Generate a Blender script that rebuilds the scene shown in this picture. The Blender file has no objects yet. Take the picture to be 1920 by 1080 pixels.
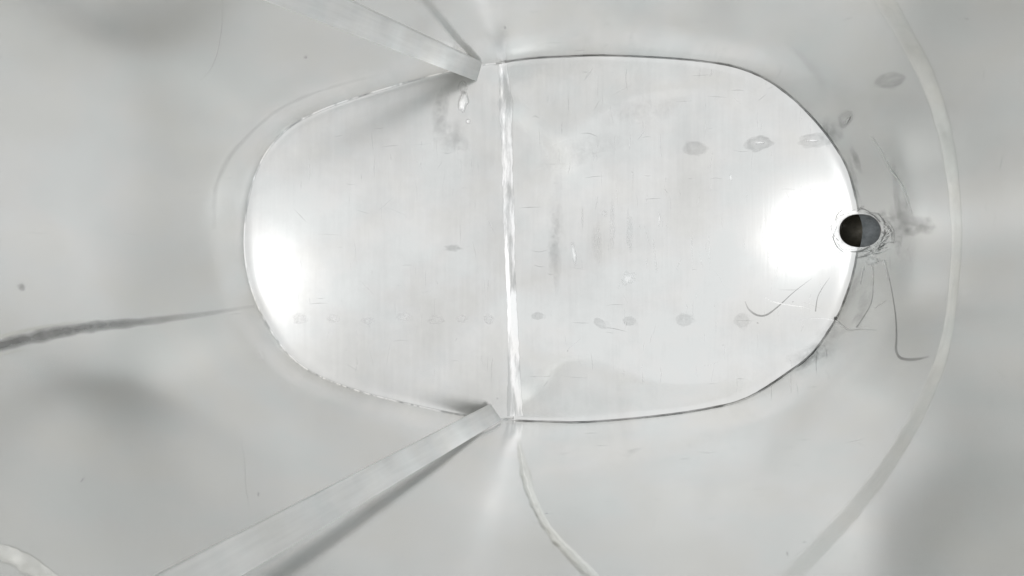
import bpy, bmesh, math, random
import numpy as np
from mathutils import Vector, Matrix, noise
from mathutils.bvhtree import BVHTree
from mathutils.geometry import delaunay_2d_cdt

S = bpy.context.scene
C = S.collection
random.seed(4)

# ------------------------------------------------------------------ camera
F, CX, CY, HC = 1507.0, 960.0, 540.0, 1.0        # focal in px of a 1920 wide frame, camera height (m)
cam_d = bpy.data.cameras.new('camera')
cam_d.sensor_width = 36.0
cam_d.lens = F / 1920 * 36
cam_d.clip_start = 0.01
cam_d.clip_end = 100
cam = bpy.data.objects.new('camera', cam_d)
cam.location = (0, 0, HC)
C.objects.link(cam)
S.camera = cam

# ------------------------------------------------------------------ light
W = bpy.data.worlds.new('World')
S.world = W
W.use_nodes = True
bg = W.node_tree.nodes['Background']
bg.inputs[0].default_value = (1.0, 1.0, 0.995, 1)
bg.inputs[1].default_value = WORLD = 0.97

def area(name, loc, target, size, power, color=(1, 1, 1), shape='DISK', size_y=None):
    d = bpy.data.lights.new(name, 'AREA')
    d.shape = shape
    d.size = size
    if size_y:
        d.size_y = size_y
    d.energy = power
    d.color = color
    o = bpy.data.objects.new(name, d)
    o.location = loc
    v = Vector(target) - Vector(loc)
    o.rotation_euler = v.to_track_quat('-Z', 'Y').to_euler()
    C.objects.link(o)
    return o

area('work_lamp', (0.03, 0.035, 1.74), (0, 0, 0), 0.13, 0.40, (1.0, 0.995, 0.985), 'SQUARE')

S.view_settings.view_transform = 'Standard'
S.view_settings.look = 'None'
S.view_settings.exposure = 0.0
S.view_settings.gamma = 1.0
S.cycles.max_bounces = 16
S.cycles.glossy_bounces = 12
S.cycles.caustics_reflective = True
S.cycles.blur_glossy = 1.0
S.cycles.sample_clamp_indirect = 4.0
S.cycles.use_denoising = True

# ------------------------------------------------------------------ vessel geometry functions
OUT = [(938,118),(1000,110),(1065,107),(1130,105),(1250,110),(1340,119),(1390,130),(1440,152),(1490,189),(1530,230),
       (1560,268),(1585,310),(1600,355),(1610,410),(1608,460),(1598,515),(1583,560),(1566,598),(1525,658),(1480,695),
       (1400,745),(1320,766),(1220,780),(1100,790),(1020,789),(940,786),(860,777),(755,754),(680,735),(605,708),
       (560,682),(525,645),(497,600),(480,565),(466,520),(459,470),(460,420),(467,370),(480,325),(500,285),(540,240),
       (605,206),(680,180),(760,156),(840,135),(900,123)]
SR, SL, RV = 0.268, 0.252, 0.0045                # floor slopes right / left of the fold, fold radius

def seam_px(v):                                  # fold position across the picture, by row
    return 941 + (v - 118) / 667.0 * 22

def xs(y):
    v = CY - y * F
    return (seam_px(v) - CX) / F

def zbase(x, y):
    d = x - xs(y)
    return (SR + SL) / 2 * (np.sqrt(d * d + RV * RV) - RV) + (SR - SL) / 2 * d + 0.105 * y * np.maximum(d, 0)

def unproject(px, py):
    u, v = (px - CX) / F, (CY - py) / F
    dep = HC
    for _ in range(40):
        dep = HC - float(zbase(u * dep, v * dep))
    return u * dep, v * dep

def spline(pts, n, closed=True):
    P = np.array(pts, float)
    m = len(P)
    segs = []
    rng = range(m) if closed else range(m - 1)
    for i in rng:
        if closed:
            p0, p1, p2, p3 = P[i - 1], P[i], P[(i + 1) % m], P[(i + 2) % m]
        else:
            p0, p1, p2, p3 = P[max(i - 1, 0)], P[i], P[i + 1], P[min(i + 2, m - 1)]
        t = np.linspace(0, 1, 24, endpoint=False)[:, None]
        segs.append(0.5 * ((2 * p1) + (-p0 + p2) * t + (2 * p0 - 5 * p1 + 4 * p2 - p3) * t ** 2 + (-p0 + 3 * p1 - 3 * p2 + p3) * t ** 3))
    Q = np.vstack(segs + ([] if closed else [P[-1:]]))
    if closed:
        Q = np.vstack([Q, Q[:1]])
    L = np.concatenate([[0], np.cumsum(np.linalg.norm(np.diff(Q, axis=0), axis=1))])
    s = np.linspace(0, L[-1], n + 1 if closed else n)
    R = np.stack([np.interp(s, L, Q[:, k]) for k in range(Q.shape[1])], 1)
    return R[:-1] if closed else R

NO = 360
Opx = spline(OUT, NO)
O2 = np.array([unproject(a, b) for a, b in Opx])
for _ in range(14):                               # soften traced wobble, keep shape
    O2 = 0.5 * O2 + 0.25 * (np.roll(O2, 1, 0) + np.roll(O2, -1, 0))
tan = np.roll(O2, -1, 0) - np.roll(O2, 1, 0)
tan /= np.linalg.norm(tan, axis=1)[:, None]
NRM = np.stack([tan[:, 1], -tan[:, 0]], 1)
cen = O2.mean(0)
NRM *= np.sign(((O2 - cen) * NRM).sum(1))[:, None]
NS = NRM.copy()
for _ in range(260):
    NS = 0.5 * NS + 0.25 * (np.roll(NS, 1, 0) + np.roll(NS, -1, 0))
NS /= np.linalg.norm(NS, axis=1)[:, None]

def outline_dist(x, y):                          # distance to the outline, vectorised
    A, B = O2, np.roll(O2, -1, 0)
    P = np.stack([x, y], 1)[:, None, :]
    AB = (B - A)[None]
    t = np.clip(((P - A[None]) * AB).sum(2) / (AB ** 2).sum(2), 0, 1)
    return np.sqrt((((A[None] + t[..., None] * AB) - P) ** 2).sum(2).min(1))

def poly_taper(x, y, L):                         # 0 at the ends of a crease, 1 along its middle
    L = np.asarray(L)
    d = ((np.stack([x, y], 1)[:, None, :] - L[None]) ** 2).sum(2)
    return np.sin(np.pi * d.argmin(1) / (len(L) - 1)) ** 0.7

def poly_dist(x, y, L):
    L = np.asarray(L)
    A, B = L[:-1], L[1:]
    P = np.stack([x, y], 1)[:, None, :]
    AB = (B - A)[None]
    t = np.clip(((P - A[None]) * AB).sum(2) / (AB ** 2).sum(2), 0, 1)
    return np.sqrt((((A[None] + t[..., None] * AB) - P) ** 2).sum(2).min(1))

def floor_line(px):
    return [unproject(a, b) for a, b in spline(px, 120, False)]

# soft creases added to the floor relief to shape the bright curved sheens
SHEEN_CREASE = [(floor_line([(1020,268),(1090,225),(1170,186),(1240,170),(1310,168),(1390,182),(1450,210)]), 0.0018, 0.022),
          (floor_line([(1010,690),(1060,668),(1120,672),(1190,700),(1260,718),(1340,712),(1430,680)]), 0.0018, 0.022)]

def zfloor(x, y):
    x = np.asarray(x, float); y = np.asarray(y, float)
    z = zbase(x, y)
    d = outline_dist(x, y)
    z = z + 0.0012 * np.exp(-d / 0.0040)
    for L, a, w in SHEEN_CREASE:
        q = poly_dist(x, y, L) / w
        z = z + a * np.exp(-q * q) * poly_taper(x, y, L)
    return z

HT = 0.66
def flare(nx, ny, h):                            # horizontal outward offset of the wall at height h
    k = 0.20 - 0.09 * ny * ny + 0.23 * max(nx, 0) ** 2 + 0.03 * max(-nx, 0)
    k2 = max(-nx - 0.25, 0) ** 2  # slight left wall crease, added to shape a dark band
    return k * h + 0.002 * k2 * math.exp(-((h - 0.30) / 0.035) ** 2)

OS = O2.copy()
for _ in range(260):
    OS = 0.5 * OS + 0.25 * (np.roll(OS, 1, 0) + np.roll(OS, -1, 0))

def wall_pt(i, h):
    f = 0.0004 + flare(NS[i][0], NS[i][1], max(h, 0.0))
    t = min(max(h / 0.09, 0), 1); t = t * t * (3 - 2 * t)
    p = O2[i] * (1 - t) + OS[i] * t
    return (p[0] + NS[i][0] * f, p[1] + NS[i][1] * f, ZO[i] + h)

ZO = zfloor(O2[:, 0], O2[:, 1])
ZO = zbase(O2[:, 0], O2[:, 1]) + 0.0012

# ------------------------------------------------------------------ materials
def nodes(name):
    m = bpy.data.materials.new(name)
    m.use_nodes = True
    nt = m.node_tree
    return m, nt, nt.nodes['Principled BSDF']

def mathn(nt, op, a, b=None):
    n = nt.nodes.new('ShaderNodeMath'); n.operation = op
    for k, v in enumerate((a, b)):
        if v is None: continue
        if isinstance(v, (int, float)): n.inputs[k].default_value = v
        else: nt.links.new(v, n.inputs[k])
    return n.outputs[0]

def noisen(nt, scale, vec=None, detail=4, rough=0.55, stretch=None):
    n = nt.nodes.new('ShaderNodeTexNoise')
    n.inputs['Scale'].default_value = scale
    n.inputs['Detail'].default_value = detail
    n.inputs['Roughness'].default_value = rough
    tc = nt.nodes.new('ShaderNodeTexCoord')
    mp = nt.nodes.new('ShaderNodeMapping')
    if stretch: mp.inputs['Scale'].default_value = stretch
    nt.links.new(tc.outputs['Object'], mp.inputs[0])
    nt.links.new(mp.outputs[0], n.inputs['Vector'])
    return n.outputs['Fac']

def ramp(nt, fac, stops):
    r = nt.nodes.new('ShaderNodeValToRGB')
    e = r.color_ramp.elements
    e[0].position, e[0].color = stops[0][0], (*stops[0][1], 1)
    e[1].position, e[1].color = stops[-1][0], (*stops[-1][1], 1)
    for p, c in stops[1:-1]:
        q = e.new(p); q.color = (*c, 1)
    nt.links.new(fac, r.inputs[0])
    return r.outputs[0]

def steel(name, lo, hi, r0, r1, brush=(1, 1, 1), brush_amt=0.25, wave=0.15, blotch=7.0, fade=False, brush_scale=220, wave_scale=5.0, big_stretch=None, share=0.3, win=(0.35, 0.62), tint=0.65, cloudy=False, metal=1.0):
    m, nt, b = nodes(name)
    b.inputs['Metallic'].default_value = metal
    big = noisen(nt, blotch, detail=6, rough=0.62, stretch=big_stretch)
    fine = noisen(nt, brush_scale, detail=3, rough=0.6, stretch=brush)
    mix = mathn(nt, 'ADD', mathn(nt, 'MULTIPLY', big, 1 - share), mathn(nt, 'MULTIPLY', fine, share))
    col = ramp(nt, mix, [(win[0], lo), (win[1], hi)])
    tn = ramp(nt, noisen(nt, 13.7, detail=3, rough=0.5, stretch=(1, 1.3, 0.8)), [(0.38, (1.0, 0.992 , 0.975)), (0.5, (1, 1, 1)), (0.62, (0.972, 0.995, 1.0))])
    mc = nt.nodes.new('ShaderNodeMix'); mc.data_type = 'RGBA'; mc.blend_type = 'MULTIPLY'; mc.inputs[0].default_value = tint
    nt.links.new(col, mc.inputs[6]); nt.links.new(tn, mc.inputs[7])
    col = mc.outputs[2]
    nt.links.new(col, b.inputs['Base Color'])
    rr = nt.nodes.new('ShaderNodeMapRange')
    nt.links.new(mix, rr.inputs[0])
    rr.inputs[1].default_value, rr.inputs[2].default_value = 0.32, 0.66
    rr.inputs[3].default_value, rr.inputs[4].default_value = r1, r0
    nt.links.new(rr.outputs[0], b.inputs['Roughness'])
    bw = nt.nodes.new('ShaderNodeBump'); bw.inputs['Strength'].default_value = wave; bw.inputs['Distance'].default_value = 0.01
    nt.links.new(noisen(nt, wave_scale, detail=2, rough=0.4), bw.inputs['Height'])
    bf = nt.nodes.new('ShaderNodeBump'); bf.inputs['Strength'].default_value = brush_amt; bf.inputs['Distance'].default_value = 0.0004
    nt.links.new(fine, bf.inputs['Height'])
    nt.links.new(bw.outputs[0], bf.inputs['Normal'])
    nt.links.new((bf if brush_amt > 0 else bw).outputs[0], b.inputs['Normal'])
    if fade:
        at = nt.nodes.new('ShaderNodeAttribute'); at.attribute_name = 'fade'
        tr = nt.nodes.new('ShaderNodeBsdfTransparent')
        mx = nt.nodes.new('ShaderNodeMixShader')
        grain = noisen(nt, 90, detail=5, rough=0.7)
        f = mathn(nt, 'MULTIPLY', at.outputs['Fac'], mathn(nt, 'ADD', mathn(nt, 'MULTIPLY', grain, 4.5 if cloudy else 1.2), -1.3 if cloudy else 0.4))
        cl = nt.nodes.new('ShaderNodeClamp'); nt.links.new(f, cl.inputs[0])
        nt.links.new(cl.outputs[0], mx.inputs[0])
        nt.links.new(tr.outputs[0], mx.inputs[1])
        nt.links.new(b.outputs[0], mx.inputs[2])
        nt.links.new(mx.outputs[0], nt.nodes['Material Output'].inputs['Surface'])
    return m

M = {}
M['floor'] = steel('satin floor steel', (.66, .665, .66), (.775, .78, .775), 0.11, 0.20, brush=(1, 0.05, 1), brush_amt=0.05, wave=0.06, blotch=7, share=0.14, win=(.36, .60))
M['wall'] = steel('rolled wall steel', (.88, .88, .875), (.95, .95, .945), 0.18, 0.255, brush=(1, 1, 0.3), brush_amt=0, wave=0.035, blotch=3.5, wave_scale=3.5, brush_scale=60, share=0.06, win=(.33, .66))
M['floor_dull'] = steel('dull satin floor steel', (.655, .66, .655), (.765, .77, .765), 0.20, 0.262, brush=(1, 0.05, 1), brush_amt=0.05, wave=0.05, blotch=7, share=0.14, win=(.36, .60))
M['weld'] = steel('ground weld metal', (.58, .59, .59), (1, 1, 1), 0.16, 0.26, brush=(1, 0.12, 1), brush_amt=0.4, wave=0.10, blotch=30, brush_scale=160, wave_scale=20, big_stretch=(1.4, .3, 1), win=(.43, .54), fade=False)
M['bead_and_reflection'] = steel('weld bead', (.93, .93, .90), (1, 1, .97), 0.20, 0.26, brush_amt=0.2, wave=0.1, blotch=20, fade=True)  # also colours the painted reflection of the fold weld
M['bright'] = steel('bright scuff', (.93, .94, .93), (1, 1, 1), 0.25, 0.4, fade=True)
M['stain_and_reflection'] = steel('dull stain', (.34, .345, .34), (.50, .505, .50), 0.35, 0.55, fade=True, blotch=30)
M['cloud'] = steel('cloudy stain', (.36, .365, .36), (.52, .525, .52), 0.35, 0.5, fade=True, blotch=30, cloudy=True)
M['spot'] = steel('spot weld ring', (.52, .53, .53), (.66, .665, .66), 0.25, 0.4, fade=True, blotch=60)
M['polish_and_glint'] = steel('polished spot', (.96, .97, .97), (1, 1, 1), 0.25, 0.4, fade=True, blotch=30)  # also colours painted highlights and pale reflection lines
M['bar'] = steel('mill finish bar', (.80, .81, .807), (.93, .94, .935), 0.34, 0.50, metal=0.9, brush=(0.05, 1, 1), brush_amt=0.35, wave=0.05, blotch=11, brush_scale=260)
M['gap'] = steel('dark joint', (.16, .16, .16), (.34, .34, .33), 0.5, 0.7, fade=True, blotch=60)
M['pipe'] = steel('dull drain pipe', (.22, .21, .18), (.38, .36, .31), 0.45, 0.65, blotch=60)
M['pipe_light'] = steel('grey drain pipe', (.13, .145, .15), (.21, .225, .235), 0.45, 0.6, blotch=60)

# ------------------------------------------------------------------ object helpers
def link(name, me, mat, parent=None, smooth=True):
    me.materials.append(mat)
    if smooth:
        for p in me.polygons: p.use_smooth = True
    o = bpy.data.objects.new(name, me)
    o.parent = parent
    C.objects.link(o)
    return o

def mesh(name, V, Fc):
    me = bpy.data.meshes.new(name)
    me.from_pydata([tuple(map(float, v)) for v in V], [], Fc)
    me.update()
    return me

tank = bpy.data.objects.new('steel_tank', None)
C.objects.link(tank)
tank['label'] = 'bright stainless steel tank seen from inside, oval folded floor with drain hole'
tank['category'] = 'tank'

# ------------------------------------------------------------------ wall
rings = [-0.006, 0.0, 0.002, 0.006] + list(np.linspace(0.014, HT, 58))
WV, WF = [], []
for h in rings:
    for i in range(NO):
        WV.append(wall_pt(i, h))
for r in range(len(rings) - 1):
    for i in range(NO):
        j = (i + 1) % NO
        WF.append((r * NO + i, r * NO + j, (r + 1) * NO + j, (r + 1) * NO + i))
# make faces look inward
a, b_, c_, _d = [Vector(WV[k]) for k in WF[0]]
if ((b_ - a).cross(c_ - a)).dot(Vector((cen[0], cen[1], a.z)) - a) < 0:
    WF = [tuple(reversed(f)) for f in WF]

# ------------------------------------------------------------------ floor sheets
def build_floor(side):
    sgn = 1 if side == 'right' else -1
    lim = 0.0
    pts, edges = [], []
    keep = [(p[0] - xs(p[1])) * sgn >= 0.0006 for p in O2]
    # contiguous run of outline points on this side
    start = next(i for i in range(NO) if keep[i] and not keep[i - 1])
    run = []
    i = start
    while keep[i]:
        run.append(i); i = (i + 1) % NO
    bound = [tuple(O2[k]) for k in run]
    y0, y1 = bound[-1][1], bound[0][1]
    ns = 110
    for k in range(0, ns + 1):
        y = y0 + (y1 - y0) * k / ns
        bound.append((xs(y), y))
    nb = len(bound)
    pts = [Vector(p) for p in bound]
    edges = [(k, (k + 1) % nb) for k in range(nb)]
    extra = []
    for off in (0.0012, 0.0028, 0.005, 0.0085, 0.0135):
        for k in run[2:-2]:
            extra.append(O2[k] - NS[k] * off)
    for off in (0.0015, 0.003, 0.005, 0.008, 0.013):
        for k in range(1, ns):
            y = y0 + (y1 - y0) * k / ns
            extra.append(np.array((xs(y) + sgn * off, y)))
    g = 0.0042
    gx = np.arange(O2[:, 0].min(), O2[:, 0].max(), g)
    gy = np.arange(O2[:, 1].min(), O2[:, 1].max(), g * 0.92)
    for r, y in enumerate(gy):
        for x in gx:
            x2 = x + (g / 2 if r % 2 else 0)
            if (x2 - xs(y)) * sgn > 0.015:
                extra.append(np.array((x2, y)))
    E = np.array(extra)
    d = outline_dist(E[:, 0], E[:, 1])
    near = np.zeros(len(E), bool)
    ang = np.zeros(len(E))
    # inside test by winding
    A = O2; B = np.roll(O2, -1, 0)
    px, py = E[:, 0][:, None], E[:, 1][:, None]
    cond = ((A[:, 1][None] > py) != (B[:, 1][None] > py))
    xi = (B[:, 0] - A[:, 0])[None] * (py - A[:, 1][None]) / ((B[:, 1] - A[:, 1])[None] + 1e-12) + A[:, 0][None]
    inside = (np.sum(cond & (px < xi), 1) % 2) == 1
    nring = (len(run) - 4) * 5 + (ns - 1) * 5
    ok = inside & (((np.arange(len(E)) < nring) & (d > 0.0009)) | (d > 0.0155))
    E = E[ok]
    pts += [Vector(p) for p in E]
    vo, eo, fo, *_ = delaunay_2d_cdt(pts, edges, [list(range(nb))], 1, 1e-7)
    vx = np.array([(v.x, v.y) for v in vo])
    z = zfloor(vx[:, 0], vx[:, 1])
    V = [(x, y, zz) for (x, y), zz in zip(vx, z)]
    Fc = []
    for f in fo:
        p, q, r = [Vector((V[k][0], V[k][1], 0)) for k in f[:3]]
        Fc.append(tuple(f) if (q - p).cross(r - p).z > 0 else tuple(reversed(f)))
    return V, Fc

FR = build_floor('right')
FL = build_floor('left')
trees = [(BVHTree.FromPolygons(FR[0], FR[1]), 'r'), (BVHTree.FromPolygons(FL[0], FL[1]), 'l'), (BVHTree.FromPolygons(WV, WF), 'w')]
EYE = Vector((0, 0, HC))

def hit(px, py):
    for k in range(24):                          # a ray may slip through the joint: step aside
        a = k * 2.4; r = 0.35 * k
        h = hit1(px + r * math.cos(a), py + r * math.sin(a))
        if h[2] != 'x': return h
    return h

def hit1(px, py):
    d = Vector(((px - CX) / F, (CY - py) / F, -1)).normalized()
    best = None
    for t, nme in trees:
        loc, nr, idx, dist = t.ray_cast(EYE, d)
        if loc is not None and (best is None or dist < best[2]):
            best = (loc, nr, dist, nme)
    if best is None:
        return Vector((0, 0, 0)), Vector((0, 0, 1)), 'x'
    loc, nr, dist, nme = best
    if nr.dot(d) > 0: nr = -nr
    return loc, nr, nme

# ------------------------------------------------------------------ drain: hole cut through floor and wall
HX, HY, HRX, HRY = 1612.5, 432.5, 39.5, 31.5
hole_px = []
for k in range(48):
    t = 2 * math.pi * k / 48
    ex = 0.88
    c, s = math.cos(t), math.sin(t)
    hole_px.append((HX + HRX * math.copysign(abs(c) ** ex, c), HY + HRY * math.copysign(abs(s) ** ex, s)))
ray0 = Vector(((HX - CX) / F, (CY - HY) / F, -1)).normalized()
AX = Vector((0.50, 0.04, -1)).normalized()        # drain axis
hp = [hit(*p) for p in hole_px]
dep0 = sum(((h[0] - EYE).dot(ray0)) for h in hp) / len(hp)

def ray_at(px, py, dep):                          # point on the view ray at a depth along -Z
    return Vector(((px - CX) / F * dep, (CY - py) / F * dep, HC - dep))

zc = hit(HX - 4, HY)[0]
plane_n = AX
def on_plane(px, py, off=0.0):
    d = Vector(((px - CX) / F, (CY - py) / F, -1))
    p0 = zc + AX * off
    t = (p0 - EYE).dot(plane_n) / d.dot(plane_n)
    return EYE + d * t
ring0 = [on_plane(*p) for p in hole_px]
def cutter():
    V, Fc = [], []
    n = len(ring0)
    for off in (-0.07, 0.05):
        V += [p + AX * off for p in ring0]
    Fc.append(tuple(range(n))); Fc.append(tuple(reversed(range(n, 2 * n))))
    for k in range(n):
        j = (k + 1) % n
        Fc.append((k, n + k, n + j, j))
    me = mesh('cut', V, Fc)
    bm = bmesh.new(); bm.from_mesh(me); bmesh.ops.recalc_face_normals(bm, faces=bm.faces); bm.to_mesh(me); bm.free()
    return bpy.data.objects.new('cut', me)
cut = cutter()
C.objects.link(cut)

def cut_sheet(name, V, Fc, mat, thick, smooth=True):
    o = bpy.data.objects.new('tmp', mesh('tmp', V, Fc))
    C.objects.link(o)
    if thick:
        s = o.modifiers.new('s', 'SOLIDIFY'); s.thickness = thick; s.offset = -1
    b = o.modifiers.new('b', 'BOOLEAN'); b.operation = 'DIFFERENCE'; b.object = cut; b.solver = 'EXACT'
    dg = bpy.context.evaluated_depsgraph_get(); dg.update()
    me = bpy.data.meshes.new_from_object(o.evaluated_get(dg))
    bpy.data.objects.remove(o)
    me.name = name
    me.materials.clear()
    r = link(name, me, mat, tank)
    me.set_sharp_from_angle(angle=math.radians(50))
    return r

wall = cut_sheet('side_wall', WV, WF, M['wall'], 0.0015)
fr = cut_sheet('floor_panel', FR[0], FR[1], M['floor'], 0.0012)
fl = link('floor_panel', mesh('floor_panel', *FL), M['floor_dull'], tank)
so = fl.modifiers.new('s', 'SOLIDIFY'); so.thickness = 0.0012; so.offset = -1
fr['label'] = 'wide half of the floor sloping up to the drain hole'
fl['label'] = 'narrow half of the floor sloping up between the two bars'
bpy.data.objects.remove(cut)

# ------------------------------------------------------------------ ribbons, patches, rings laid on the surfaces
def jit(k, s, amp):
    return noise.noise(Vector((k * s, 3.1 + amp, 0.7))) * amp

def ribbon_data(pts, width, n=80, lift=0.0003, bump=0.0, fade=None, wob=0.0, seed=0.0, cross=5, wedge=0.0):
    P = spline(pts, n, False)
    wd = np.interp(np.linspace(0, 1, n), np.linspace(0, 1, len(width)), width) if isinstance(width, (list, tuple)) else np.full(n, float(width))
    fd = np.interp(np.linspace(0, 1, n), np.linspace(0, 1, len(fade)), fade) if fade is not None else np.ones(n)
    T = np.gradient(P, axis=0); T /= np.linalg.norm(T, axis=1)[:, None] + 1e-9
    Nn = np.stack([-T[:, 1], T[:, 0]], 1)
    V, Fc, A = [], [], []
    us = np.linspace(-1, 1, cross)
    for k in range(n):
        wl = 1 + wob * noise.noise(Vector((k * 0.31 + seed, 0.3, seed)))
        wr = 1 + wob * noise.noise(Vector((k * 0.31 + seed, 9.3, seed)))
        if wedge:
            za = hit(*(P[k] + Nn[k] * wd[k] * 2))[0].z; zb = hit(*(P[k] - Nn[k] * wd[k] * 2))[0].z
            up = 1 if za > zb else -1
        for u in us:
            w = wd[k] / 2 * u * (wl if u < 0 else wr)
            q = P[k] + Nn[k] * w
            loc, nr, _ = hit(q[0], q[1])
            hgt = lift + bump * (1 - u * u) * (1 + 0.5 * noise.noise(Vector((k * 0.4, u * 2, seed))))
            if wedge:
                q_ = (1 - u * up) / 2
                hgt = lift + wedge * wd[k] / 1000 * min(q_, (1 - q_) * 9) * (1 + 0.15 * noise.noise(Vector((k * 0.25, u, seed))))
            V.append(loc + nr * hgt)
            A.append(float(fd[k] * (1 - abs(u) ** 5 if wedge else 1 - u * u)) if cross > 3 else float(fd[k]))
    for k in range(n - 1):
        for c in range(cross - 1):
            a0 = k * cross + c
            Fc.append((a0, a0 + 1, a0 + cross + 1, a0 + cross))
    return V, Fc, A

def obj_from(name, parts, mat, parent=tank, kind=None, label=None, smooth=True):
    V, Fc, A = [], [], []
    for v, f, a_ in parts:
        o = len(V)
        V += v; Fc += [tuple(i + o for i in g) for g in f]; A += a_
    me = mesh(name, V, Fc)
    at = me.attributes.new('fade', 'FLOAT', 'POINT')
    at.data.foreach_set('value', A)
    # face the viewer side
    me.update()
    ob = link(name, me, mat, parent, smooth)
    if kind: ob['kind'] = kind
    if label: ob['label'] = label
    return ob

def patch_data(cx, cy, rx, ry, rot=0.0, seed=0.0, rough=0.35, lift=0.00025, fade=1.0, rings_=6, n=28, edge=False, dome=0.0):
    V, Fc, A = [], [], []
    cr, sr = math.cos(rot), math.sin(rot)
    loc, nr, _ = hit(cx, cy)
    V.append(loc + nr * (lift + dome)); A.append(fade * (0.25 if edge else 1))
    for r in range(1, rings_ + 1):
        for k in range(n):
            t = 2 * math.pi * k / n
            q = (r / rings_) * (1 + rough * noise.noise(Vector((math.cos(t) * 1.6 + seed, math.sin(t) * 1.6, seed * 1.7))))
            x, y = rx * q * math.cos(t), ry * q * math.sin(t)
            px, py = cx + x * cr - y * sr, cy + x * sr + y * cr
            loc, nr, _ = hit(px, py)
            V.append(loc + nr * lift)
            u = r / rings_
            V[-1] = V[-1] + nr * dome * (1 - u * u) * (1 + .5 * noise.noise(Vector((px * .3, py * .3, seed))))
            fa = (0.25 + 0.75 * math.exp(-((u - 0.75) / 0.16) ** 2)) * (1 if u < 0.99 else 0) if edge else (1 - u * u)
            A.append(fade * fa)
    for k in range(n):
        Fc.append((0, 1 + k, 1 + (k + 1) % n))
    for r in range(rings_ - 1):
        for k in range(n):
            j = (k + 1) % n
            Fc.append((1 + r * n + k, 1 + (r + 1) * n + k, 1 + (r + 1) * n + j, 1 + r * n + j))
    return V, Fc, A

def dimple_data(cx, cy, rx, ry, rot=0.0, hgt=0.0006, n=32):       # raised ring with a sunk centre
    prof = [(0, -0.2), (0.25, -0.1), (0.45, 0.35), (0.62, 1.0), (0.8, 0.5), (1.0, 0.0)]
    V, Fc, A = [], [], []
    cr, sr = math.cos(rot), math.sin(rot)
    loc, nr, _ = hit(cx, cy)
    V.append(loc + nr * (0.0003 + hgt * 0.1)); A.append(0.05)
    for ri, (u, z) in enumerate(prof[1:]):
        for k in range(n):
            t = 2 * math.pi * k / n
            q = u * (1 + 0.22 * noise.noise(Vector((math.cos(t) + cx, math.sin(t) + cy, 0.2))))
            x, y = rx * q * math.cos(t), ry * q * math.sin(t)
            loc, nr, _ = hit(cx + x * cr - y * sr, cy + x * sr + y * cr)
            V.append(loc + nr * (0.00025 + hgt * max(z, 0.0) * (1 + 0.3 * noise.noise(Vector((k * .4, cx, cy))))))
            A.append(0.0 if u == 1 else 0.12)
    for k in range(n):
        Fc.append((0, 1 + k, 1 + (k + 1) % n))
    for r in range(len(prof) - 2):
        for k in range(n):
            j = (k + 1) % n
            Fc.append((1 + r * n + k, 1 + (r + 1) * n + k, 1 + (r + 1) * n + j, 1 + r * n + j))
    return V, Fc, A

# floor fold weld
obj_from('fold_weld', [ribbon_data([(943,120),(948,200),(951,300),(954,400),(957,500),(961,600),(964,700),(966,780)],
                                   [14,26,20,20,22,18,18,20,24,30], n=170, lift=0.0003, bump=0.0002, wob=0.18, cross=9)], M['weld'],
         label='bright ground weld down the fold of the floor')

# perimeter weld: follows the floor edge, bright on the narrow side and a thin dark joint on the wide side
def along(i0, i1, off, step=1):
    out = []
    i = i0
    while True:
        out.append(i % NO)
        if i % NO == i1 % NO: break
        i += step
    return out

def edge_tube(idx, rad, name, mat, seed=0, gaps=False, drop=0.0, inset=0.0, label=None):
    V, Fc, A = [], [], []
    m = 8
    for q, i in enumerate(idx):
        c = Vector((O2[i][0], O2[i][1], ZO[i] + drop)) - Vector((NS[i][0], NS[i][1], 0)) * inset
        rr = rad * (1 + 0.35 * noise.noise(Vector((q * 0.35, seed, 0))))
        if gaps and noise.noise(Vector((q * 0.8, seed, 4))) > 0.38: rr *= 0.35
        for k in range(m):
            t = 2 * math.pi * k / m
            V.append(c + Vector((NS[i][0], NS[i][1], 0)) * math.cos(t) * rr + Vector((0, 0, 1)) * math.sin(t) * rr)
            A.append(1.0)
    for q in range(len(idx) - 1):
        for k in range(m):
            j = (k + 1) % m
            Fc.append((q * m + k, q * m + j, (q + 1) * m + j, (q + 1) * m + k))
    return obj_from(name, [(V, Fc, A)], mat, label=label)

side = [(i, O2[i][0] - xs(O2[i][1])) for i in range(NO)]
left_idx = [i for i, d in side if d < -0.002]
right_idx = [i for i, d in side if d > 0.002]
def unwrap(idx):
    s = set(idx)
    st = next(i for i in idx if (i - 1) % NO not in s)
    out = []
    i = st
    while i % NO in s:
        out.append(i % NO); i += 1
    return out
edge_tube(unwrap(left_idx), 0.00055, 'edge_weld', M['weld'], 1, gaps=True, label='fine bright weld line along the narrow end')
ri = unwrap(right_idx)
rpx = [tuple(Opx[i]) for i in ri]

def off_px(d):                                   # outline offset outward in px
    ctr = np.array((1040.0, 450.0))
    P = Opx
    T = np.roll(P, -1, 0) - np.roll(P, 1, 0)
    T /= np.linalg.norm(T, axis=1)[:, None]
    N_ = np.stack([T[:, 1], -T[:, 0]], 1)
    N_ *= np.sign(((P - ctr) * N_).sum(1))[:, None]
    return P + N_ * d

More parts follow.
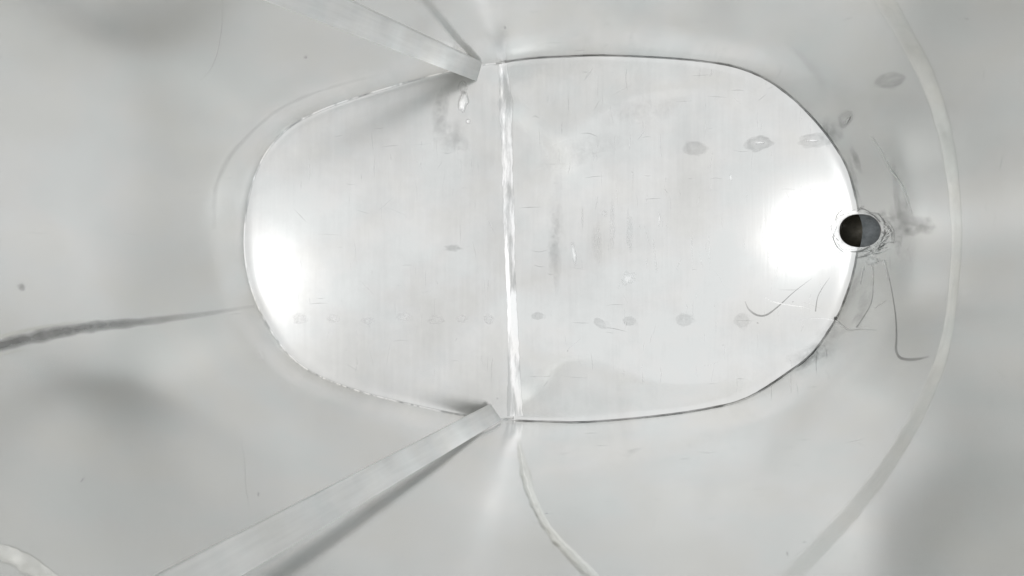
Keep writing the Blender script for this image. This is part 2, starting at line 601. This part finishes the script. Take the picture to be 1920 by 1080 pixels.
def skip_hole(P):
    runs, cur = [], []
    for p in P:
        if ((p[0] - HX) / (HRX + 1)) ** 2 + ((p[1] - HY) / (HRY + 1)) ** 2 < 1:
            if len(cur) > 3: runs.append(cur)
            cur = []
        else:
            cur.append(tuple(p))
    if len(cur) > 3: runs.append(cur)
    return runs
inner = off_px(1.2)[ri]
jr = skip_hole(inner)
obj_from('edge_joint', [ribbon_data(r, 1.8, n=len(r) * 2, lift=0.0006, bump=0.0006, wob=0.7, seed=q, fade=[random.Random(q * 100 + z_).uniform(.35, .95) for z_ in range(30)]) for q, r in enumerate(jr)],
         M['gap'], label='thin dark joint line round the drain end')

# pale ring high on the wall, longitudinal weld, fold weld's reflection painted on the wall
obj_from('ring_band', [ribbon_data([(1650,-20),(1700,70),(1741,150),(1770,240),(1786,330),(1794,430),(1790,520),(1778,620),(1756,700),(1715,790),(1660,880),(1585,975),(1500,1065),(1470,1100)],
         [38,34,28,22,20,26,30,34,36], n=160, lift=0.0003, wedge=0.10, fade=[.35,.6,.6,.5,.55,.45,.35,.3], wob=0.10, cross=11)], M['bead_and_reflection'], label='pale rounded band arching across the drain end wall')
obj_from('wall_weld', [ribbon_data([(-20,652),(60,634),(150,616),(260,604),(360,592),(476,574)], [26,27,24,18,12,8], n=90, lift=0.0004, bump=0.0002,
         fade=[.6,.55,.42,.2,.04], wob=0.25, cross=7)], M['stain_and_reflection'], label='dull grey ground seam running up the end wall')
obj_from('seam_border', [ribbon_data([(-20,636),(60,617),(140,604),(240,594)], [10,9,6,3], n=50, fade=[.9,.8,.3,0]),
                         ribbon_data([(-20,670),(30,658),(70,650)], [10,8,3], n=30, fade=[.9,.6,0])], M['bead_and_reflection'], label='pale ground borders of the grey seam')
obj_from('fold_reflection', [ribbon_data([(972,826),(981,870),(992,915),(1012,965),(1042,1010),(1080,1050),(1120,1092)], [10,22,20,17,20,24,28], n=90, lift=0.0005,
         bump=0.0014, fade=[.3,1.1,1.3,1.2,1.1,1.1], wob=0.3, cross=7)], M['bead_and_reflection'], label='pale band painted as the fold weld reflection, curving down the wall')
obj_from('corner_weld', [ribbon_data([(-20,1030),(30,1052),(90,1086),(120,1110)], [24,30,26,22], n=40, lift=0.0005, wedge=0.13, cross=11, fade=[.4,.5,.5,.4], wob=.4)], M['bead_and_reflection'],
         label='pale weld in the lower left corner of the wall')

# ------------------------------------------------------------------ bars
def bar(name, tip, far, wtip, dtip, dfar, thick, parent, label, roll=0.0, ext=1.15, sgn=1):
    T = ray_at(*tip, dtip); Fp = ray_at(*far, dfar)
    Fp = T + (Fp - T) * ext
    ax = (Fp - T).normalized()
    mid = (T + Fp) / 2
    vw = (EYE - (T * 0.7 + Fp * 0.3)).normalized()
    wdir = ax.cross(vw).normalized()
    nd = wdir.cross(ax).normalized()
    if nd.dot(vw) < 0: nd = -nd
    wdir = (Matrix.Rotation(roll, 3, ax) @ wdir); nd = (Matrix.Rotation(roll, 3, ax) @ nd)
    w = wtip / F * dtip
    L = (Fp - T).length
    bm = bmesh.new()
    nseg = 40
    prof = []
    # channel-like folded section: flat face, rounded fold, short return flange
    hw = w / 2
    r = 0.0022
    prof.append((-hw * sgn, -thick))
    prof.append((-hw * sgn, 0))
    for k in range(6):
        a = math.pi / 2 * k / 5
        prof.append(((hw - r + r * math.sin(a)) * sgn, -r + r * math.cos(a)))
    prof.append((hw * sgn, -0.008))
    prof.append(((hw - thick) * sgn, -0.008))
    prof.append(((hw - thick) * sgn, -thick))
    rows = []
    for s in range(nseg + 1):
        t = s / nseg * L
        row = []
        for (u, v) in prof:
            # slanted tip cut
            tt = t
            wav = 0.00025 * noise.noise(Vector((t * 40, u * 90, tip[0])))
            row.append(bm.verts.new(((tt + (0.0035 * (u / hw) * (1 - s / nseg))), (u * (1 + wav * 8)), (v + wav))))
        rows.append(row)
    n = len(prof)
    for s in range(nseg):
        for k in range(n):
            j = (k + 1) % n
            bm.faces.new((rows[s][k], rows[s][j], rows[s + 1][j], rows[s + 1][k]))
    bm.faces.new(rows[0]); bm.faces.new(list(reversed(rows[-1])))
    bmesh.ops.recalc_face_normals(bm, faces=bm.faces)
    me = bpy.data.meshes.new(name); bm.to_mesh(me); bm.free()
    o = link(name, me, M['bar'], parent)
    mw = Matrix((ax, wdir, nd)).transposed().to_4x4(); mw.translation = T
    if mw.determinant() < 0: print('BAR FRAME MIRRORED')
    o.matrix_world = mw
    me.set_sharp_from_angle(angle=math.radians(35))
    if label: o['label'] = label
    return o, T, ax, wdir, nd, L

b1 = bar('brace_bar', (899,134), (607,10), 37, 0.985, 0.60, 0.0016, tank, 'narrow folded bar running to the upper wall, rounded lower corner', sgn=1, ext=1.26)
b2 = bar('brace_bar', (930,772), (378,1078), 37, 0.982, 0.46, 0.0016, tank, 'wider looking scuffed bar running to the lower wall', sgn=1, ext=1.26)

# ------------------------------------------------------------------ drain pipe, partition, lip
def tube(ring, offs, scale, closed_end=True):
    V, Fc = [], []
    n = len(ring)
    c = sum(ring, Vector()) / n
    for o_, s_ in zip(offs, scale):
        V += [c + (p - c) * s_ + AX * o_ for p in ring]
    for r in range(len(offs) - 1):
        for k in range(n):
            j = (k + 1) % n
            Fc.append((r * n + k, r * n + j, (r + 1) * n + j, (r + 1) * n + k))
    if closed_end: Fc.append(tuple(range((len(offs) - 1) * n, len(offs) * n)))
    return V, Fc
zmin = 0.0
V, Fc = tube(ring0, [0.003, 0.016, 0.032, 0.05], [1.02, 1.02, 1.02, 1.0])
drain = link('drain_pipe', mesh('drain_pipe', V, Fc), M['pipe'], tank)
drain['label'] = 'short dull pipe below the drain hole'
# plate added inside the pipe, its grey standing for the lit right hand wall
def plate(px_left, dep_off, name, mat, label=None):
    pts = px_left
    V = [on_plane(x, y, dep_off) for x, y in pts]
    return link(name, mesh(name, V, [tuple(range(len(V)))]), mat, tank, False)
rp = [(1612,401.5)] + [p for p in sorted([q for q in hole_px if q[0] > 1611], key=lambda q: q[1])] 
right_arc = [(HX + (HRX + 1) * math.copysign(abs(math.cos(t)) ** .88, math.cos(t)), HY + (HRY + 1) * math.copysign(abs(math.sin(t)) ** .88, math.sin(t))) for t in np.linspace(-math.pi / 2, math.pi / 2, 25)]
divide = spline([(1609,401),(1614,412),(1617,428),(1616,445),(1612,465)], 16, False)
shelf = [tuple(p) for p in divide[::-1]]
pl = plate([*right_arc, *shelf], 0.012, 'lit_side_plate', M['pipe_light'], None)
pl['label'] = 'grey plate added for the lit pipe wall at the right of the drain hole'
lipV = []
for x, y in divide:
    lipV.append(on_plane(x - 1.8, y, 0.0112)); lipV.append(on_plane(x + 1.6, y, 0.0108))
lip = link('plate_lip', mesh('plate_lip', lipV, [(2 * k, 2 * k + 1, 2 * k + 3, 2 * k + 2) for k in range(len(divide) - 1)]), M['spot'], pl)

def collar(r0, r1, name, mat, hg, seed, label):
    V, Fc, A = [], [], []
    n, m = 96, 7
    for k in range(n):
        t = 2 * math.pi * k / n
        c, s = math.cos(t), math.sin(t)
        wv = 1 + 0.16 * noise.noise(Vector((c * 2.2, s * 2.2, seed)))
        for j in range(m):
            u = j / (m - 1)
            q = r0 + (r1 * wv - r0) * u
            px = HX + (HRX) * q * math.copysign(abs(c) ** .9, c)
            py = HY + (HRY) * q * math.copysign(abs(s) ** .9, s)
            loc, nr, _ = hit(px, py)
            h = hg * math.sin(math.pi * u) ** 0.8 * (1 + 0.8 * noise.noise(Vector((c * 9, s * 9, u * 3 + seed))))
            V.append(loc + nr * (0.0003 + max(h, 0))); A.append(1.0 if j < m - 2 else (0.5 if j == m - 2 else 0))
    for k in range(n):
        k2 = (k + 1) % n
        for j in range(m - 1):
            Fc.append((k * m + j, k * m + j + 1, k2 * m + j + 1, k2 * m + j))
    return obj_from(name, [(V, Fc, A)], mat, label=label)
collar(0.985, 1.3, 'drain_weld', M['bright'], 0.0007, 1.3, 'bright rough weld round the drain hole')

rs0 = random.Random(11)
glints, darks = [], []
for k in range(34):
    t = rs0.choice([rs0.uniform(.3, 1.6), rs0.uniform(-.5, .5), rs0.uniform(2.6, 3.8), rs0.uniform(0, 6.28)])
    c, sn = math.cos(t), math.sin(t)
    q0 = rs0.uniform(1.04, 1.4); q1 = q0 + rs0.uniform(.0, .5); tw = rs0.uniform(-1.0, 1.0)
    P = [(HX + HRX * q0 * c, HY + HRY * q0 * sn), (HX + HRX * (q0 + q1) / 2 * math.cos(t + tw * .5), HY + HRY * (q0 + q1) / 2 * math.sin(t + tw * .5)),
         (HX + HRX * q1 * math.cos(t + tw), HY + HRY * q1 * math.sin(t + tw))]
    (glints if k % 3 else darks).append(ribbon_data(P, [rs0.uniform(2, 5), rs0.uniform(1, 3)], n=10, lift=.0016, fade=[.8, 1.2, .3] if k % 3 else [.5, .9, .2], cross=5))
g_ = obj_from('drain_scratches', glints, M['bright'], kind='stuff', label='white scuffs and scratches radiating round the drain hole')
g_ = obj_from('drain_scratches', darks, M['stain_and_reflection'], kind='stuff', label='grey scuffs round the drain hole')

# ------------------------------------------------------------------ marks
def many(name, items, mat, **kw):
    for it in items:
        obj_from(name, [it], mat, **kw)

# polished daubs of the fold and floor
obj_from('polished_mark', [patch_data(870,190,11,22,0.1,2.0,.5,fade=1.5,dome=.0022), patch_data(878,228,5,5,0,1,.5,fade=1.5,dome=.0012), patch_data(868,165,9,14,0,5,.3,fade=.5)], M['polish_and_glint'], label='bright daub beside the upper bar tip')
obj_from('polished_streaks', [patch_data(1076,475,5,27,-.12,2.4,.5), patch_data(1178,522,14,13,0,3.3,.7,fade=.9), patch_data(1236,412,2.5,16,0.06,3,.3),
          patch_data(1228,480,2.2,36,-.1,7,.3,fade=.6), patch_data(1370,333,3,6,0,6,.3), patch_data(1133,400,6,6,0,6,.3,fade=.7), patch_data(1148,420,5,50,0,6.6,.5,fade=.5),
          patch_data(1180,435,6,40,0,1.6,.5,fade=.45), patch_data(1092,405,3,22,0,4.6,.5,fade=.5), patch_data(1298,470,1.6,44,-.03,9,.5,fade=.4),
          patch_data(1330,470,1.6,30,-.03,5,.5,fade=.35), patch_data(1120,455,10,45,0,4.1,.5,fade=.3)], M['polish_and_glint'], kind='stuff', label='vertical polishing streaks on the wide half of the floor')
for (x, y, a_, b_, r) in [(562,598,14,11,0),(625,597,13,9,.1),(690,601,12,8,0),(757,594,15,9,0),(818,600,15,10,0),(866,598,12,8,0),(916,598,11,11,0)]:
    obj_from('spot_weld_and_reflection', [patch_data(x, y, a_, b_, r, x * .1, .35, fade=.5)], M['polish_and_glint'])
for (x, y, a_, b_, r) in [(1282,600,17,13,0),(1390,601,15,15,.2),(1125,606,15,9,.5),(1180,602,14,9,0),(1302,278,24,15,.05),(1420,268,27,14,-.1),(1522,263,26,13,0),(1584,222,18,15,-.9),(1668,150,30,16,-.2),(1008,592,12,8,0)]:  # rings on the wall paint reflections of the floor spot welds
    obj_from('spot_weld_and_reflection', [dimple_data(x, y, a_, b_, r, 0.00022), patch_data(x + 3, y + 1, a_ * 1.05, b_ * 1.05, r, x * .13, .5, fade=(.08 if x > 1560 else {1302: .10, 1420: .2}.get(x, .14)) if y < 290 else .05, edge=True, lift=.0009)], M['spot'])
many('painted_glint', [patch_data(1424,268,12,2,-.08,1,.2,lift=.0012), patch_data(1524,264,13,2,-.04,2,.2,lift=.0012), patch_data(1590,226,11,1.8,-1.0,3,.2,lift=.0012)], M['polish_and_glint'])  # painted highlights on the spot weld marks

stains_and_reflections = [(825,215,16,60,.05,.25),(850,262,24,32,0,.22),(1040,470,13,70,0,.16),(1210,205,90,26,-.15,.10),(1090,285,80,28,-.25,.10),(1045,430,20,80,0,.08),  # pair by the upper bar tip: grey reflection painted into the floor
          (850,465,20,7,0,.25),(1545,640,30,60,.75,.14),(1520,668,50,18,-.4,.22),(1560,250,22,26,.6,.2),(1600,340,9,50,-.3,.22),(1690,418,22,52,.1,.30),(1725,424,30,18,0,.34),  # wall patches by the drain: painted reflections of drain weld and floor edge
          (1650,410,28,14,0,.3),(1680,350,7,60,-.1,.2),(1545,425,40,14,0,.12),(40,538,8,8,0,.35),(1605,300,8,30,-.35,.25),(1590,560,8,50,.4,.22),(1616,580,12,40,.4,.2),(1188,846,22,7,-.4,.12)]  # narrow strips along the edge: its wall reflection, painted grey
for (x, y, a_, b_, r, f) in stains_and_reflections:
    obj_from('stain_and_reflection', [patch_data(x, y, a_, b_, r, x * .07 + y, .6, fade=f * 0.6, rings_=7)], M['cloud'])

# fine lines: trickles with painted wall reflections, threads, scratches
tr = [([(1522,522),(1488,548),(1462,572),(1438,590),(1420,591),(1404,580),(1397,565)],[1.4,1.6,2,3,4.5,5,3],[.2,.7,1,1,1,.8,.2]),
      ([(1556,520),(1542,540),(1533,558),(1529,584)],[1,1.8,2,3],[.2,.8,.8,1]),
      ([(1636,520),(1637,548),(1632,572),(1618,596),(1606,614)],[1.5,1.8,2,2.2,3],[.3,.8,1,1,1]),  # this and the next: floor trickles reflected in the wall, painted as ribbons
      ([(1664,505),(1672,545),(1679,590),(1681,630),(1680,655),(1686,669),(1700,674),(1722,673),(1742,668)],[1.5,2,2.4,3,3.4,5,7,7,5],[.3,.8,1,1,1,1,.9,.8,.3])]
for p, w_, f_ in tr:
    obj_from('trickle_and_reflection', [ribbon_data(p, w_, n=60, lift=.0004, fade=[q * .42 for q in f_], cross=5)], M['gap'], label=None)
th = [([(1634,256),(1648,276),(1662,302),(1672,320),(1690,345),(1702,375),(1710,402)],[2,2,1.8,3.4,2.4,2,1.4],[.6,.8,.9,1,.9,.6,.3]),
      ([(1434,558),(1450,566),(1480,572),(1508,576),(1520,582)],[1,2,2,2,1],[.5,1,1,1,.3]),
      ([(1500,600),(1525,597),(1550,598),(1572,604),(1590,618),(1610,617),(1645,619)],[1,2,2,2.5,3,2,1],[.3,.8,1,1,1,.8,.2]),
      ([(1620,500),(1616,515),(1613,535)],[5,4,2],[1,.8,.2]), ([(1635,500),(1637,520),(1637,540)],[5,3,1.5],[1,.8,.2]),
      ([(1657,488),(1662,505),(1668,530)],[6,4,2],[1,.8,.2]), ([(1640,578),(1655,568),(1664,562)],[2,2,1],[.3,.8,.2])]
for p, w_, f_ in th:
    obj_from('bright_scratch', [ribbon_data(p, w_, n=50, lift=.0005, fade=f_, cross=5)], M['bright'])
many('bright_patch', [patch_data(1636,490,13,9,0,3,.6,lift=.001), patch_data(1645,468,6,14,.5,4,.6,lift=.001), patch_data(1560,427,14,9,0,8,.6,fade=.8), patch_data(1530,436,30,4,.15,9,.8,fade=.6), patch_data(1575,470,12,5,.7,9,.8,fade=.8)], M['bright'])  # patches on the wall paint the highlight at the drain's side

def rnd_scratch(region, n, mat, name, wrange, frange, vertical, seed, label):
    rs = random.Random(seed)
    parts = []
    for _ in range(n):
        x = rs.uniform(region[0], region[2]); y = rs.uniform(region[1], region[3])
        L = rs.uniform(8, 46)
        a0 = (math.pi / 2 if vertical else 0) + rs.gauss(0, 0.10 if rs.random() < .8 else .7)
        c = rs.gauss(0, 3)
        p = [(x - L / 2 * math.cos(a0), y - L / 2 * math.sin(a0)), (x + c * math.sin(a0) * .4, y + c * math.cos(a0) * .4), (x + L / 2 * math.cos(a0), y + L / 2 * math.sin(a0))]
        f = rs.uniform(*frange)
        parts.append(ribbon_data(p, rs.uniform(*wrange), n=8, lift=.0003, fade=[.1 * f, f, .1 * f], cross=3))
    return obj_from(name, parts, mat, kind='stuff', label=label)
rnd_scratch((1010,130,1560,740), 130, M['polish_and_glint'], 'fine_scratches', (.8, 1.6), (.15, .5), True, 3, 'fine pale scratches on the wide half of the floor')
rnd_scratch((560,250,930,700), 60, M['polish_and_glint'], 'fine_scratches', (.8, 1.6), (.1, .35), True, 5, 'fine pale scratches on the narrow half of the floor')
rnd_scratch((980,130,1560,740), 45, M['stain_and_reflection'], 'dark_scratches', (.8, 1.5), (.08, .28), False, 9, 'fine dark scratches across the floor')
rnd_scratch((560,220,930,700), 22, M['stain_and_reflection'], 'dark_scratches', (.8, 1.5), (.06, .2), False, 19, 'fine dark scratches on the narrow half')
obj_from('grime_speck', [patch_data(1566,597,3.2,4.4,.3,1,.5,lift=.0009,rings_=3,n=12,fade=1.5)], M['gap'])

rnd_scratch((20,30,520,1050), 46, M['polish_and_glint'], 'wall_scratches', (.7, 1.4), (.08, .3), False, 31, 'faint scratches on the end wall left of the floor')
rnd_scratch((1000,810,1900,1070), 46, M['polish_and_glint'], 'wall_scratches', (.7, 1.4), (.08, .3), False, 37, 'faint scratches on the lower right wall')
rnd_scratch((980,10,1900,95), 36, M['polish_and_glint'], 'wall_scratches', (.7, 1.4), (.08, .3), False, 41, 'faint scratches on the upper wall')
rnd_scratch((1640,100,1900,900), 30, M['stain_and_reflection'], 'wall_scratches', (.7, 1.4), (.05, .2), True, 43, 'faint dark scratches on the wall by the drain')
obj_from('reflection_line', [ribbon_data([(417,0),(415,60),(404,110),(385,142),(350,170)], 3, n=30, fade=[.1,.2,.2,.1,0])], M['polish_and_glint'], label='faint pale curved reflection painted high on the upper left wall')  # faint mirrored reflections on the left wall, painted as ribbons
obj_from('reflection_line', [ribbon_data([(450,810),(458,860),(462,920),(472,970)], 3, n=30, fade=[.03,.1,.14,.1,0])], M['polish_and_glint'], label='faint pale reflection painted above the lower bar')
obj_from('edge_reflection', [ribbon_data([(402,430),(402,370),(412,330),(440,282),(500,222),(560,186),(640,158),(720,138)], [12,12,9,8,7,6,5], n=70, fade=[.03,.07,.09,.09,.08,.06,.04,.0], wob=.5)], M['stain_and_reflection'], label='faint dull line painted as the reflection of the narrow floor end')  # floor edge's reflection in the wall, painted as a dull ribbon
rs = random.Random(77)
specks = []
for _ in range(26):
    x, y = rs.uniform(10, 1900), rs.uniform(10, 1070)
    r_ = rs.uniform(1.0, 2.6)
    specks.append(patch_data(x, y, r_ * rs.uniform(.8, 2.2), r_, rs.uniform(0, 3), x, .5, lift=.0008, rings_=2, n=8, fade=rs.uniform(.08, .35)))
obj_from('dust_specks', specks, M['stain_and_reflection'], kind='stuff', label='tiny grey specks scattered over the metal')
